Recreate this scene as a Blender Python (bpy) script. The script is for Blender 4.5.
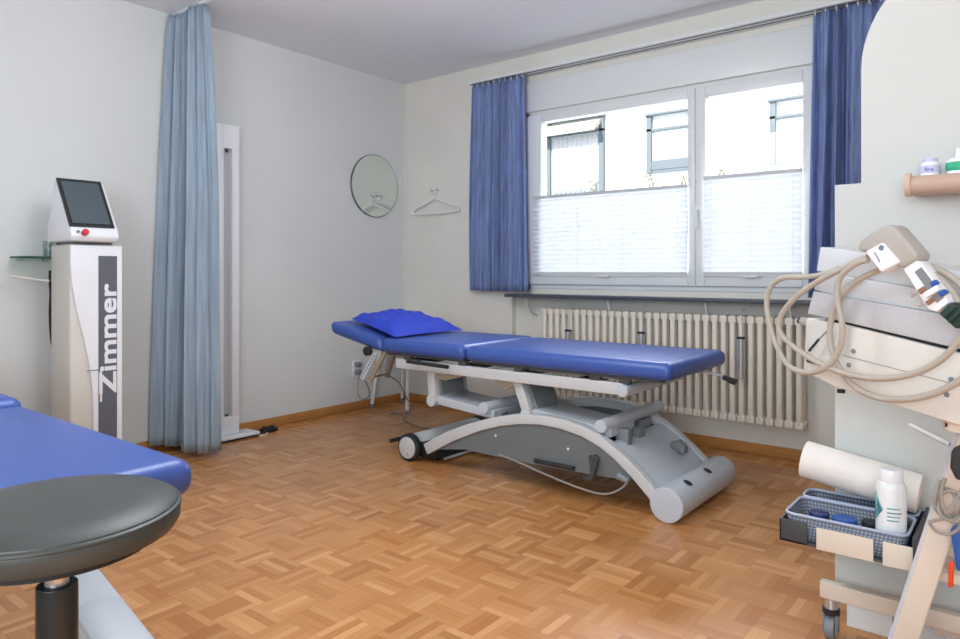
import bpy, bmesh, math, random
from mathutils import Vector, Matrix
random.seed(7)
for o in list(bpy.data.objects): bpy.data.objects.remove(o)
SC = bpy.context.scene; C = SC.collection
PI = math.pi
def lin(c):
    return tuple(((v/255)/12.92 if v/255 <= .04045 else ((v/255+.055)/1.055)**2.4) for v in c) + (1,)

# ---------------- camera, world, lights, exposure ----------------
HC = .991; YAW = math.radians(38.6)
cd = bpy.data.cameras.new('camera'); cam = bpy.data.objects.new('camera', cd); C.objects.link(cam)
cam.location = (0, 0, HC); cam.rotation_euler = (PI/2, 0, YAW)
cd.sensor_width = 36; cd.lens = 695/960*36; cd.shift_y = -47.5/960; cd.clip_start = .02
SC.camera = cam
SC.view_settings.view_transform = 'Standard'; SC.view_settings.look = 'None'
SC.view_settings.gamma = 1; SC.view_settings.use_curve_mapping = False
SC.view_settings.exposure = 0.1
w = bpy.data.worlds.new('World'); SC.world = w; w.use_nodes = True
bg = w.node_tree.nodes['Background']; bg.inputs[0].default_value = lin((225, 236, 255)); bg.inputs[1].default_value = 1.6
def light(name, kind, loc, rot, energy, color=(1, 1, 1), size=None):
    l = bpy.data.lights.new(name, kind); l.energy = energy; l.color = color
    if size: l.shape = 'RECTANGLE'; l.size, l.size_y = size
    o = bpy.data.objects.new(name, l); C.objects.link(o); o.location = loc; o.rotation_euler = rot
    return o
s = light('sun', 'SUN', (0, -5, 8), (math.radians(52), 0, math.radians(-12)), 9.0, (1, .98, .95)); s.data.angle = .01
light('window_daylight', 'AREA', (-1.75, 6.2, 3.7), (math.radians(-52), 0, 0), 330, (.90, .95, 1), (3.2, 1.6))
# added fill behind the camera, tilted up to brighten ceiling and room
light('rear_fill_light', 'AREA', (.1, -1.5, 1.45), (math.radians(112), 0, math.radians(14)), 62, (.88, .94, 1), (1.9, 1.3))
s = light('room_fill_light', 'POINT', (-1.75, 1.35, 1.92), (0, 0, 0), 44, (.88, .94, 1)); s.data.shadow_soft_size = .3  # added point fill without a fixture, lifts the ceiling and walls

# ---------------- materials ----------------
def base(name):
    m = bpy.data.materials.new(name); m.use_nodes = True
    nt = m.node_tree; return m, nt, nt.nodes['Principled BSDF']
def mat(name, rgb, rough=.5, metal=0, var=.04, scale=12, bump=0, bscale=60, coat=0, spec=.5, trans=0, stretch=None):
    m, nt, p = base(name); N = nt.nodes; L = nt.links
    p.inputs['Roughness'].default_value = rough; p.inputs['Metallic'].default_value = metal
    p.inputs['Coat Weight'].default_value = coat; p.inputs['Specular IOR Level'].default_value = spec
    tc = N.new('ShaderNodeTexCoord'); mp = N.new('ShaderNodeMapping'); L.new(tc.outputs['Object'], mp.inputs[0])
    if stretch: mp.inputs['Scale'].default_value = stretch
    nz = N.new('ShaderNodeTexNoise'); nz.inputs['Scale'].default_value = scale; nz.inputs['Detail'].default_value = 4
    L.new(mp.outputs[0], nz.inputs['Vector'])
    r = N.new('ShaderNodeMapRange'); r.inputs['From Min'].default_value = .3; r.inputs['From Max'].default_value = .7
    r.inputs['To Min'].default_value = 1-var; r.inputs['To Max'].default_value = 1+var; L.new(nz.outputs['Fac'], r.inputs['Value'])
    mx = N.new('ShaderNodeVectorMath'); mx.operation = 'SCALE'; mx.inputs[0].default_value = lin(rgb)[:3]
    L.new(r.outputs[0], mx.inputs['Scale']); L.new(mx.outputs[0], p.inputs['Base Color'])
    if bump:
        n2 = N.new('ShaderNodeTexNoise'); n2.inputs['Scale'].default_value = bscale; n2.inputs['Detail'].default_value = 6
        L.new(mp.outputs[0], n2.inputs['Vector'])
        b = N.new('ShaderNodeBump'); b.inputs['Strength'].default_value = bump; b.inputs['Distance'].default_value = .002
        L.new(n2.outputs['Fac'], b.inputs['Height']); L.new(b.outputs[0], p.inputs['Normal'])
    if trans:
        t = N.new('ShaderNodeBsdfTranslucent'); L.new(mx.outputs[0], t.inputs[0])
        ms = N.new('ShaderNodeMixShader'); ms.inputs[0].default_value = trans
        L.new(p.outputs[0], ms.inputs[1]); L.new(t.outputs[0], ms.inputs[2]); L.new(ms.outputs[0], N['Material Output'].inputs[0])
    return m
def parquet():
    m, nt, p = base('mosaic parquet'); N = nt.nodes; L = nt.links
    def M(op, a, b=None, c=None):
        n = N.new('ShaderNodeMath'); n.operation = op
        for i, v in enumerate((a, b, c)):
            if v is None: continue
            if isinstance(v, (int, float)): n.inputs[i].default_value = v
            else: L.new(v, n.inputs[i])
        return n.outputs[0]
    tc = N.new('ShaderNodeTexCoord'); sp = N.new('ShaderNodeSeparateXYZ'); L.new(tc.outputs['Object'], sp.inputs[0])
    S = .132
    x = M('DIVIDE', M('ADD', sp.outputs[0], 20.02), S); y = M('DIVIDE', M('ADD', sp.outputs[1], 20.05), S)
    ix = M('FLOOR', x); iy = M('FLOOR', y); fx = M('FRACT', x); fy = M('FRACT', y)
    par = M('MODULO', M('ADD', ix, iy), 2)
    ipar = M('SUBTRACT', 1, par)
    cross = M('ADD', M('MULTIPLY', fx, par), M('MULTIPLY', fy, ipar))
    along = M('ADD', M('MULTIPLY', fy, par), M('MULTIPLY', fx, ipar))
    s5 = M('MULTIPLY', cross, 5); si = M('FLOOR', s5); sf = M('FRACT', s5)
    cb = N.new('ShaderNodeCombineXYZ'); L.new(ix, cb.inputs[0]); L.new(iy, cb.inputs[1]); L.new(si, cb.inputs[2])
    wn = N.new('ShaderNodeTexWhiteNoise'); wn.noise_dimensions = '3D'; L.new(cb.outputs[0], wn.inputs[0])
    ramp = N.new('ShaderNodeValToRGB'); e = ramp.color_ramp.elements
    e[0].position = 0; e[0].color = lin((178, 116, 62)); e[1].position = 1; e[1].color = lin((214, 158, 102))
    a = e.new(.35); a.color = lin((191, 131, 76)); a = e.new(.8); a.color = lin((200, 142, 86))
    L.new(wn.outputs['Value'], ramp.inputs[0])
    # per-block tone
    cb2 = N.new('ShaderNodeCombineXYZ'); L.new(ix, cb2.inputs[0]); L.new(iy, cb2.inputs[1])
    wb = N.new('ShaderNodeTexWhiteNoise'); wb.noise_dimensions = '3D'; L.new(cb2.outputs[0], wb.inputs[0])
    # grain
    g = N.new('ShaderNodeCombineXYZ'); L.new(M('ADD', M('MULTIPLY', cross, 45), M('MULTIPLY', wn.outputs['Value'], 90)), g.inputs[0]); L.new(M('MULTIPLY', along, 2.5), g.inputs[1]); L.new(wb.outputs['Value'], g.inputs[2])
    gn = N.new('ShaderNodeTexNoise'); gn.inputs['Scale'].default_value = 1; gn.inputs['Detail'].default_value = 3; L.new(g.outputs[0], gn.inputs['Vector'])
    f = M('ADD', M('ADD', .86, M('MULTIPLY', wb.outputs['Value'], .12)), M('MULTIPLY', gn.outputs['Fac'], .17))
    es = M('MINIMUM', sf, M('SUBTRACT', 1, sf)); ea = M('MULTIPLY', M('MINIMUM', along, M('SUBTRACT', 1, along)), 5)
    ed = M('MINIMUM', es, ea)
    gr = N.new('ShaderNodeMapRange'); gr.inputs['From Min'].default_value = .0; gr.inputs['From Max'].default_value = .05
    gr.inputs['To Min'].default_value = .72; gr.inputs['To Max'].default_value = 1; L.new(ed, gr.inputs['Value'])
    f2 = M('MULTIPLY', f, gr.outputs[0])
    mx = N.new('ShaderNodeVectorMath'); mx.operation = 'SCALE'; L.new(ramp.outputs[0], mx.inputs[0]); L.new(f2, mx.inputs['Scale'])
    L.new(mx.outputs[0], p.inputs['Base Color'])
    p.inputs['Roughness'].default_value = .24; p.inputs['Specular IOR Level'].default_value = .5
    b = N.new('ShaderNodeBump'); b.inputs['Strength'].default_value = .25; b.inputs['Distance'].default_value = .0015
    L.new(M('ADD', gr.outputs[0], M('MULTIPLY', wn.outputs['Value'], .25)), b.inputs['Height']); L.new(b.outputs[0], p.inputs['Normal'])
    return m
def glass(name, tint=(255, 255, 255), rough=0.0, alpha_like=.9):
    # thin clear pane: mostly transparent with a reflection
    m, nt, p = base(name); N = nt.nodes; L = nt.links
    t = N.new('ShaderNodeBsdfTransparent'); t.inputs[0].default_value = lin(tint)
    g = N.new('ShaderNodeBsdfGlossy'); g.inputs['Roughness'].default_value = rough
    ms = N.new('ShaderNodeMixShader'); ms.inputs[0].default_value = 1-alpha_like
    L.new(t.outputs[0], ms.inputs[1]); L.new(g.outputs[0], ms.inputs[2]); L.new(ms.outputs[0], N['Material Output'].inputs[0])
    return m
M_ = dict(
    plaster=mat('white plaster', (221, 224, 223), .9, var=.02, scale=1.6, bump=.35, bscale=45, spec=.2),
    partition=mat('greyish white paint', (204, 208, 205), .85, var=.02, scale=2, bump=.3, bscale=45, spec=.2),
    plasterw=mat('cream plaster', (228, 226, 218), .9, var=.03, scale=3, bump=.5, bscale=38, spec=.2),
    ceil=mat('ceiling paint', (236, 240, 244), .95, var=.01, spec=.1),
    white=mat('white lacquer', (232, 236, 236), .35, var=.01),
    frame=mat('window frame white', (226, 230, 230), .3, var=.01),
    blind=mat('pleated blind fabric', (236, 240, 246), .8, var=.01, trans=.13),
    oak=mat('oak skirting', (188, 132, 72), .4, var=.12, scale=10, stretch=(1, 1, 8)),
    slate=mat('dark slate', (72, 78, 88), .4, var=.2, scale=40),
    radiator=mat('radiator enamel', (232, 224, 210), .35, var=.01),
    chrome=mat('chrome', (205, 207, 210), .28, .75, var=.02),
    blue=mat('blue vinyl', (60, 89, 166), .38, var=.03, bump=.12, bscale=260, spec=.55),
    pillow=mat('royal blue cotton', (44, 70, 196), .75, var=.06, scale=18, bump=.3, bscale=120),
    steel=mat('grey powder coat', (194, 200, 208), .38, var=.015),
    cover=mat('dark grey side cover', (112, 118, 121), .4, var=.03),
    steelm=mat('mid grey plastic', (128, 134, 138), .4, var=.03),
    beigem=mat('silver grey arch paint', (202, 204, 205), .4, var=.015),
    dark=mat('black rubber', (34, 38, 40), .6, var=.1),
    darkm=mat('dark underframe', (70, 72, 74), .5, var=.1),
    tan=mat('tan bracket', (172, 158, 138), .5, var=.04),
    leather=mat('dark grey leatherette', (62, 66, 64), .42, var=.1, scale=9, bump=.25, bscale=220, spec=.5),
    stem=mat('dark metal column', (58, 62, 62), .3, .6, var=.04),
    curtl=mat('pale blue curtain cloth', (160, 178, 194), .9, var=.14, scale=60, bump=.2, bscale=200, trans=.12, stretch=(1, 1, .05)),
    curtb=mat('blue curtain cloth', (150, 170, 216), .9, var=.32, scale=130, bump=.2, bscale=200, trans=.35, stretch=(1, 1, .04)),
    device=mat('ivory plastic', (219, 216, 208), .4, var=.01),
    devwhite=mat('white plastic', (238, 240, 244), .35, var=.01),
    devgrey=mat('slate grey strip', (98, 102, 112), .5, var=.03),
    screenf=mat('black screen bezel', (26, 34, 34), .15, var=.02, coat=.5),
    screen=mat('dark glass screen', (70, 84, 92), .06, var=.03, coat=1),
    cover2=mat('pale grey plastic', (206, 209, 212), .4, var=.01),
    red=mat('red plastic', (208, 40, 50), .35), bluep=mat('blue plastic', (44, 92, 170), .35),
    orange=mat('orange red plastic', (220, 70, 30), .4),
    mirror=mat('mirror', (226, 234, 230), .02, 1, var=.005),
    mrim=mat('mirror edge', (110, 112, 112), .3, .8, var=.03),
    troll=mat('cream trolley paint', (220, 208, 192), .45, var=.015),
    grille=mat('light grey housing', (190, 191, 195), .5, var=.03, scale=120),
    cord=mat('beige hose', (176, 169, 157), .5, var=.03),
    gun=mat('greige plastic', (174, 169, 162), .45, var=.03),
    gcord=mat('grey cord', (150, 146, 138), .5, var=.03),
    green=mat('green black connector', (34, 58, 50), .5, var=.3, scale=200),
    brown=mat('brown contact', (150, 108, 84), .5),
    basket=mat('blue grey basket plastic', (172, 182, 206), .4, var=.02),
    bin=mat('graphite bin plastic', (62, 66, 68), .5, var=.05),
    paper=mat('paper roll tissue', (236, 232, 226), .95, var=.02, bump=.3, bscale=90),
    wood=mat('light brown wood', (194, 166, 148), .45, var=.08, scale=14, stretch=(.3, 3, 3)),
    woodend=mat('end grain', (208, 178, 158), .6, var=.06, scale=30),
    teal=mat('teal label', (110, 172, 176), .5), tealj=mat('green label', (40, 170, 130), .5), lilac=mat('pale jar label', (200, 200, 228), .5),
    ink=mat('blue ink', (70, 90, 170), .5), inkg=mat('grey ink', (120, 130, 140), .5),
    jar=mat('dark blue jar', (40, 60, 110), .25), facade=mat('white render', (240, 240, 238), .9, var=.01),
    shade=mat('cream awning', (176, 172, 152), .8), outpane=mat('outside pane', (196, 206, 208), .3, var=.02),
    outframe=mat('outside frame', (98, 108, 112), .6), outlace=mat('lace curtain', (236, 238, 240), .9, var=.03),
    leaf=mat('leaves', (110, 116, 90), .8, var=.2), floor=parquet(), glass=glass('window glass', alpha_like=.98),
    gshelf=glass('green glass', (150, 205, 192), alpha_like=.85), gcup=glass('clear glass', (232, 238, 238), alpha_like=.8),
)
# perforated basket wall: diamond holes through alpha
def perf():
    m, nt, p = base('perforated basket plastic'); N = nt.nodes; L = nt.links
    tc = N.new('ShaderNodeTexCoord'); sp = N.new('ShaderNodeSeparateXYZ'); L.new(tc.outputs['Object'], sp.inputs[0])
    def M(op, a, b=None):
        n = N.new('ShaderNodeMath'); n.operation = op
        for i, v in enumerate((a, b)):
            if v is None: continue
            if isinstance(v, (int, float)): n.inputs[i].default_value = v
            else: L.new(v, n.inputs[i])
        return n.outputs[0]
    h = M('ADD', sp.outputs[0], sp.outputs[1])
    a = M('SINE', M('MULTIPLY', M('ADD', h, sp.outputs[2]), 2*PI/.017)); b = M('SINE', M('MULTIPLY', M('SUBTRACT', h, sp.outputs[2]), 2*PI/.017))
    f = M('GREATER_THAN', M('MULTIPLY', a, b), .3)
    mx = N.new('ShaderNodeMix'); mx.data_type = 'RGBA'; L.new(f, mx.inputs[0])
    mx.inputs[6].default_value = lin((92, 100, 112)); mx.inputs[7].default_value = lin((146, 156, 172)); L.new(mx.outputs[2], p.inputs['Base Color'])
    p.inputs['Roughness'].default_value = .45
    return m
M_['perf'] = perf()

# ---------------- mesh helpers ----------------
class B:
    def __init__(s): s.bm = bmesh.new()
    def box(s, x0, x1, y0, y1, z0, z1):
        v = [s.bm.verts.new(c) for c in ((x0,y0,z0),(x1,y0,z0),(x1,y1,z0),(x0,y1,z0),(x0,y0,z1),(x1,y0,z1),(x1,y1,z1),(x0,y1,z1))]
        for f in ((0,3,2,1),(4,5,6,7),(0,1,5,4),(1,2,6,5),(2,3,7,6),(3,0,4,7)): s.bm.faces.new([v[i] for i in f])
        return s
    def prism(s, pts, vec):
        vec = Vector(vec); a = [s.bm.verts.new(p) for p in pts]; b = [s.bm.verts.new(Vector(p)+vec) for p in pts]
        n = len(a); s.bm.faces.new(a); s.bm.faces.new(b[::-1])
        for i in range(n): s.bm.faces.new([a[i], b[i], b[(i+1) % n], a[(i+1) % n]])
        return s
    def xz(s, pts, y0, y1): return s.prism([(x, y0, z) for x, z in pts], (0, y1-y0, 0))
    def yz(s, pts, x0, x1): return s.prism([(x0, y, z) for y, z in pts], (x1-x0, 0, 0))
    def xy(s, pts, z0, z1): return s.prism([(x, y, z0) for x, y in pts], (0, 0, z1-z0))
    def cyl(s, a, b, r, r2=None, seg=24):
        a = Vector(a); b = Vector(b); r2 = r if r2 is None else r2; d = (b-a).normalized()
        u = d.orthogonal().normalized(); v = d.cross(u); A = []; Bv = []
        for i in range(seg):
            t = 2*PI*i/seg; o = u*math.cos(t)+v*math.sin(t); A.append(s.bm.verts.new(a+o*r)); Bv.append(s.bm.verts.new(b+o*r2))
        s.bm.faces.new(A[::-1]); s.bm.faces.new(Bv)
        for i in range(seg): s.bm.faces.new([A[i], A[(i+1)%seg], Bv[(i+1)%seg], Bv[i]])
        return s
    def lathe(s, prof, c=(0,0,0), seg=40, axis=(0,0,1)):
        ax = Vector(axis).normalized(); u = ax.orthogonal().normalized(); v = ax.cross(u); c = Vector(c); rings = []
        for r, h in prof:
            rings.append([s.bm.verts.new(c+ax*h+(u*math.cos(2*PI*i/seg)+v*math.sin(2*PI*i/seg))*max(r, 1e-4)) for i in range(seg)])
        for a, b in zip(rings, rings[1:]):
            for i in range(seg): s.bm.faces.new([a[i], a[(i+1)%seg], b[(i+1)%seg], b[i]])
        s.bm.faces.new(rings[0][::-1]); s.bm.faces.new(rings[-1])
        return s
    def tube(s, pts, r, seg=10, res=8, closed=False):
        P = [Vector(p) for p in pts]
        if len(P) > 2 and res > 1:
            Q = []
            n = len(P)
            for i in range(n-1):
                p0 = P[max(i-1, 0)]; p1 = P[i]; p2 = P[i+1]; p3 = P[min(i+2, n-1)]
                for k in range(res):
                    t = k/res
                    Q.append(.5*((2*p1)+(p2-p0)*t+(2*p0-5*p1+4*p2-p3)*t*t+(3*p1-p0-3*p2+p3)*t**3))
            Q.append(P[-1]); P = Q
        u = None; rings = []
        for i, p in enumerate(P):
            d = (P[min(i+1, len(P)-1)]-P[max(i-1, 0)]).normalized()
            u = (d.orthogonal() if u is None else (u-d*u.dot(d))).normalized(); v = d.cross(u)
            rings.append([s.bm.verts.new(p+(u*math.cos(2*PI*k/seg)+v*math.sin(2*PI*k/seg))*r) for k in range(seg)])
        for a, b in zip(rings, rings[1:]):
            for i in range(seg): s.bm.faces.new([a[i], a[(i+1)%seg], b[(i+1)%seg], b[i]])
        s.bm.faces.new(rings[0][::-1]); s.bm.faces.new(rings[-1])
        return s
    def grid(s, fn, nu, nv):
        g = [[s.bm.verts.new(fn(i/nu, j/nv)) for j in range(nv+1)] for i in range(nu+1)]
        for i in range(nu):
            for j in range(nv): s.bm.faces.new([g[i][j], g[i+1][j], g[i+1][j+1], g[i][j+1]])
        return s
    def build(s, name, m, parent=None, org=None, bevel=0, seg=3, ang=35, solid=0, label=None, sub=0):
        bm = s.bm; bmesh.ops.recalc_face_normals(bm, faces=bm.faces)
        for f in bm.faces: f.smooth = True
        for e in bm.edges:
            if len(e.link_faces) == 2 and e.calc_face_angle(0) > math.radians(ang): e.smooth = False
        if org is None:
            if parent is not None: org = Vector(parent['_o'])
            else:
                vs = [v.co for v in bm.verts]
                org = Vector(((min(v.x for v in vs)+max(v.x for v in vs))/2, (min(v.y for v in vs)+max(v.y for v in vs))/2, min(v.z for v in vs)))
        org = Vector(org)
        bmesh.ops.translate(bm, verts=bm.verts, vec=-org)
        me = bpy.data.meshes.new(name); bm.to_mesh(me); bm.free(); me.materials.append(m)
        o = bpy.data.objects.new(name, me); C.objects.link(o)
        if parent is not None:
            o.parent = parent; po = Vector(parent['_o']); o.location = org-po
        else: o.location = org
        o['_o'] = tuple(org)
        if solid: q = o.modifiers.new('solid', 'SOLIDIFY'); q.thickness = solid; q.offset = 0
        if bevel:
            q = o.modifiers.new('bevel', 'BEVEL'); q.width = bevel; q.segments = seg; q.limit_method = 'ANGLE'; q.angle_limit = math.radians(40)
            if seg > 1:
                for e in me.edges: e.use_edge_sharp = False
                q.harden_normals = False
        if sub: q = o.modifiers.new('sub', 'SUBSURF'); q.levels = q.render_levels = sub
        if label: o['label'] = label
        return o
def thing(name, label, cat, loc=(0,0,0), group=None):
    o = bpy.data.objects.new(name, None); C.objects.link(o); o.location = loc; o.empty_display_size = .1
    o['_o'] = tuple(loc); o['label'] = label; o['category'] = cat
    if group: o['group'] = group
    return o
def tag(o, label, cat, group=None, kind=None):
    o['label'] = label; o['category'] = cat
    if group: o['group'] = group
    if kind: o['kind'] = kind
    return o
def struct(o, label=None):
    o['kind'] = 'structure'
    if label: o['label'] = label
    return o
def copy_tree(o, parent=None):
    c = o.copy(); C.objects.link(c)
    if parent is not None: c.parent = parent
    for ch in [k for k in SRC if k.parent == o]: copy_tree(ch, c)
    return c
# photo measurement -> point in the room, at distance F in front of the camera / on a plane
cS, sS = math.cos(YAW), math.sin(YAW)
def ray(px, py):
    r = (px-480)/695; u = (272-py)/695
    return Vector((cS*r-sS, sS*r+cS, u))
def P(px, py, F): return Vector((0, 0, HC))+ray(px, py)*F
def onp(px, py, pt, n):
    d = ray(px, py); o = Vector((0, 0, HC)); return o+d*((Vector(pt)-o).dot(n)/d.dot(n))

# ---------------- setting ----------------
WX, WY, H = -3.83, 3.861, 2.45
struct(B().box(-4.1, 2.7, -1.75, 4.15, -.12, 0).build('floor', M_['floor'], org=(0,0,0)), 'mosaic parquet floor')
struct(B().box(-4.1, 2.7, -1.75, 4.2, H, H+.2).build('ceiling', M_['ceil'], org=(0,0,0)), 'pale ceiling')
struct(B().box(WX-.25, WX, -1.75, 4.15, 0, H).build('wall_left', M_['plaster'], org=(0,0,0)), 'white plaster wall with round mirror')
wx0, wx1, wz0, wz1 = -2.68, -.84, .88, 2.055
b = B(); b.box(WX, wx0, WY, WY+.25, .84, H); b.box(WX, -2.80, WY, WY+.25, 0, .84); b.box(wx1, 2.7, WY, WY+.25, .84, H)
b.box(wx0, wx1, WY, WY+.25, wz1, H); b.box(wx0, wx1, WY, WY+.25, .84, wz0); b.box(-2.80, 2.7, WY+.045, WY+.25, 0, .84)
struct(b.build('wall_window', M_['plasterw'], org=(0,0,0)), 'cream wall around the window')
struct(B().box(2.45, 2.7, -1.75, 4.1, 0, H).build('wall_right', M_['plaster'], org=(0,0,0)))
b = B(); b.box(-4.1, -.8, -1.75, -1.6, 0, H); b.box(1.4, 2.7, -1.75, -1.6, 0, H); b.box(-.8, 1.4, -1.75, -1.6, 0, .8); b.box(-.8, 1.4, -1.75, -1.6, 2.3, H)
struct(b.build('wall_rear', M_['plaster'], org=(0,0,0)))
struct(B().box(WX, WX+.014, -1.6, WY, 0, .058).build('baseboard_left', M_['oak'], bevel=.004), 'oak skirting along the left wall')
b = B(); b.box(WX+.014, -2.80, WY-.014, WY, 0, .058); b.box(-2.80, 2.4, WY+.031, WY+.045, 0, .058)
struct(b.build('baseboard_window', M_['oak'], bevel=.004), 'oak skirting below the window')
# corner bead, roller shutter box over the window
struct(B().box(WX, WX+.012, WY-.012, WY, .06, H).build('trim_1', M_['plasterw']))
struct(B().box(wx0-.02, -.5, WY-.02, WY, 2.06, 2.262).build('trim_2', M_['frame'], bevel=.004), 'white panel above the window')

# partition with a rounded top corner, at right
pts = [(-.44, .1), (2.4, .1), (2.4, 1.85), (-.075, 1.85)]
pts += [(-.075-.3*math.cos(math.radians(90-a)), 1.55+.3*math.sin(math.radians(90-a))) for a in range(10, 91, 8)][::1]
pts += [(-.375, 1.236), (-.44, 1.236)]
pt = B(); pt.xz([(-.44,.1),(2.4,.1),(2.4,1.236),(-.44,1.236)], 2.154, 2.21)
pa = struct(pt.build('wall_partition', M_['partition'], org=(0,0,0)), 'white half-height partition with rounded upper panel')
arc = [(-.375, 1.2365)] + [(-.075-.3*math.cos(math.radians(a)), 1.55+.3*math.sin(math.radians(a))) for a in range(0, 91, 6)] + [(2.4, 1.85), (2.4, 1.2365)]
struct(B().xz(arc, 2.158, 2.205).build('wall_partition_panel', M_['partition'], parent=pa))
b = B(); b.box(-.412, -.30, 2.16, 2.2, 0, .1); b.box(-.298, 2.4, 2.16, 2.2, 0, .1)
struct(b.build('baseboard_partition', M_['white'], bevel=.003), 'white plinth under the partition')

# ---------------- window ----------------
win = thing('window_1', 'white two-sash window', 'window', ((wx0+wx1)/2, WY, wz0)); del win['category']; win['kind'] = 'structure'
y0, y1 = WY-.005, WY+.06
b = B(); b.box(wx0, wx0+.04, y0, y1, wz0, wz1); b.box(wx1-.04, wx1, y0, y1, wz0, wz1); b.box(wx0, wx1, y0, y1, wz1-.035, wz1); b.box(wx0, wx1, y0, y1, wz0, wz0+.045)
b.build('window_frame', M_['frame'], win, bevel=.004)
def sash(a, c, gz0, gz1, ga, gc):
    b = B(); b.box(a, ga, y0-.02, y0+.04, wz0+.03, wz1-.02); b.box(gc, c, y0-.02, y0+.04, wz0+.03, wz1-.02)
    b.box(ga, gc, y0-.02, y0+.04, gz1, wz1-.02); b.box(ga, gc, y0-.02, y0+.04, wz0+.03, gz0)
    f = b.build('window_sash', M_['frame'], win, bevel=.005)
    B().box(ga-.005, gc+.005, y0+.012, y0+.018, gz0-.005, gz1+.005).build('window_pane', M_['glass'], f)
    return f
sash(-2.655, -1.505, .975, 1.980, -2.548, -1.548)
s2 = sash(-1.503, -.87, .975, 1.972, -1.447, -.935)
b = B(); b.box(-1.497, -1.468, y0-.028, y0-.019, 1.27, 1.36); b.build('handle_plate', M_['white'], s2, bevel=.003)
B().tube([(-1.482, y0-.022, 1.345), (-1.482, y0-.06, 1.345), (-1.482, y0-.064, 1.33), (-1.482, y0-.062, 1.24)], .009, res=4).build('window_handle', M_['white'], s2)
# sill
tag(B().box(-2.765, -.55, 3.72, WY+.045, .826, .846).build('window_shelf', M_['slate'], bevel=.003), 'dark slate shelf below the window', 'window shelf')
for i, x in enumerate((-2.62, -2.02, -1.42, -.98)):
    o = B().tube([(x, WY+.045, .70), (x, WY-.01, .715), (x, 3.80, .75), (x, 3.765, .81), (x, 3.765, .826)], .006, res=5).build('shelf_bracket', M_['frame'])
    tag(o, ['curved white bracket under the slate shelf beside the blue curtain', 'second curved white bracket from the left under the slate shelf', 'third curved white bracket from the left under the slate shelf', 'curved white bracket under the slate shelf near the partition'][i], 'bracket', 'brackets under the slate shelf')
# pleated blinds
def blind(name_lab, a, c, z0, zl, zr):
    t = thing('pleated_blind', name_lab, 'blind', ((a+c)/2, y0-.03, z0), 'pleated blinds in the window')
    n = 17
    def fn(u, v):
        zt = zl+(zr-zl)*u; k = v*n*2
        return (a+(c-a)*u, y0-.034+(.010 if int(round(k)) % 2 else -.004), z0+(zt-z0)*v)
    B().grid(fn, 1, n*2).build('pleated_fabric', M_['blind'], t, ang=10)
    B().prism([(a, y0-.045, zl-.006), (a, y0-.045, zl+.010), (a, y0-.022, zl+.010), (a, y0-.022, zl-.006)], (c-a, 0, zr-zl)).build('top_rail', M_['beigem'], t)
    B().box(a, c, y0-.045, y0-.022, z0-.014, z0+.004).build('bottom_rail', M_['beigem'], t)
    B().xz([((a+c)/2-.05, z0-.014), ((a+c)/2+.05, z0-.014), ((a+c)/2+.03, z0-.024), ((a+c)/2-.03, z0-.024)], y0-.052, y0-.045).build('pull_tab', M_['white'], t)
    for f in (.08, .5, .92) if c-a < .7 else (.02, .33, .62, .95):
        x = a+(c-a)*f; zt = zl+(zr-zl)*f
        B().cyl((x, y0-.046, z0), (x, y0-.046, zt), .0015, seg=6).build('cord', M_['white'], t)
blind('wide white pleated blind on the left window sash', -2.60, -1.546, .986, 1.482, 1.480)
blind('narrow white pleated blind on the right window sash', -1.448, -.934, .986, 1.515, 1.515)
# curtain rail on the window wall
t = thing('curtain_rail', 'white double track curtain rail above the window', 'curtain rail', (-1.7, WY, 2.28))
B().box(-3.095, -.2, 3.745, WY-.001, 2.302, 2.316).build('track', M_['frame'], t)
B().box(-3.095, -.2, 3.767, 3.773, 2.2995, 2.3015).build('track_groove', M_['darkm'], t)
B().box(-3.095, -.2, 3.811, 3.817, 2.2995, 2.3015).build('track_groove', M_['darkm'], t)

def curtain(name, lab, cat, m, p0, p1, z0, z1, folds, amp, flare=0, seed=1, perp=(0, 1, 0), group=None, hem=.02):
    rnd = random.Random(seed); ph = [rnd.uniform(0, 6.28) for _ in range(8)]
    p0 = Vector(p0); p1 = Vector(p1); n = Vector(perp); d = p1-p0
    def fn(u, v):
        w_ = u+.018*math.sin(u*17+ph[0])+.010*math.sin(u*31+ph[1]+v*1.5)
        k = folds*2*PI*w_
        a = amp*(.45+.55*(1-v)**.6)*(.75+.35*math.sin(u*11+ph[2]))
        off = a*math.sin(k+.5*math.sin(v*2.5+ph[3]))+a*.3*math.sin(2.3*k+ph[4]+(1-v)*1.2)+(.08+.14*v)*a*math.sin(4.1*k+ph[5])
        f = 1+flare*(1-v)**1.1
        q = p0+d*(.5+(u-.5)*f)+n*off
        return (q.x, q.y, z0+(z1-z0)*v)
    t = thing(name, lab, cat, ((p0.x+p1.x)/2, (p0.y+p1.y)/2, z0), group)
    B().grid(fn, 220, 24).build('cloth', m, t, ang=80, solid=.0025)
    return t, fn
t, fn = curtain('window_curtain', 'blue gathered curtain hanging left of the window', 'curtain', M_['curtb'], (-3.10, 3.785, 0), (-2.63, 3.785, 0), .862, 2.297, 8, .042, .14, 3, group='blue window curtains')
for i in range(10):
    x = -3.08+.048*i; B().tube([(x, 3.772, 2.301), (x, 3.766, 2.296), (x, 3.77, 2.285), (x, 3.778, 2.280)], .003, seg=6, res=3).build('curtain_hook', M_['white'], t)
t, fn = curtain('window_curtain', 'blue gathered curtain hanging right of the window by the partition', 'curtain', M_['curtb'], (-.87, 3.785, 0), (-.36, 3.785, 0), .862, 2.292, 8, .042, .10, 11, group='blue window curtains')
for i in range(11):
    x = -.86+.048*i; B().tube([(x, 3.772, 2.301), (x, 3.766, 2.296), (x, 3.77, 2.285), (x, 3.778, 2.280)], .003, seg=6, res=3).build('curtain_hook', M_['white'], t)

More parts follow.
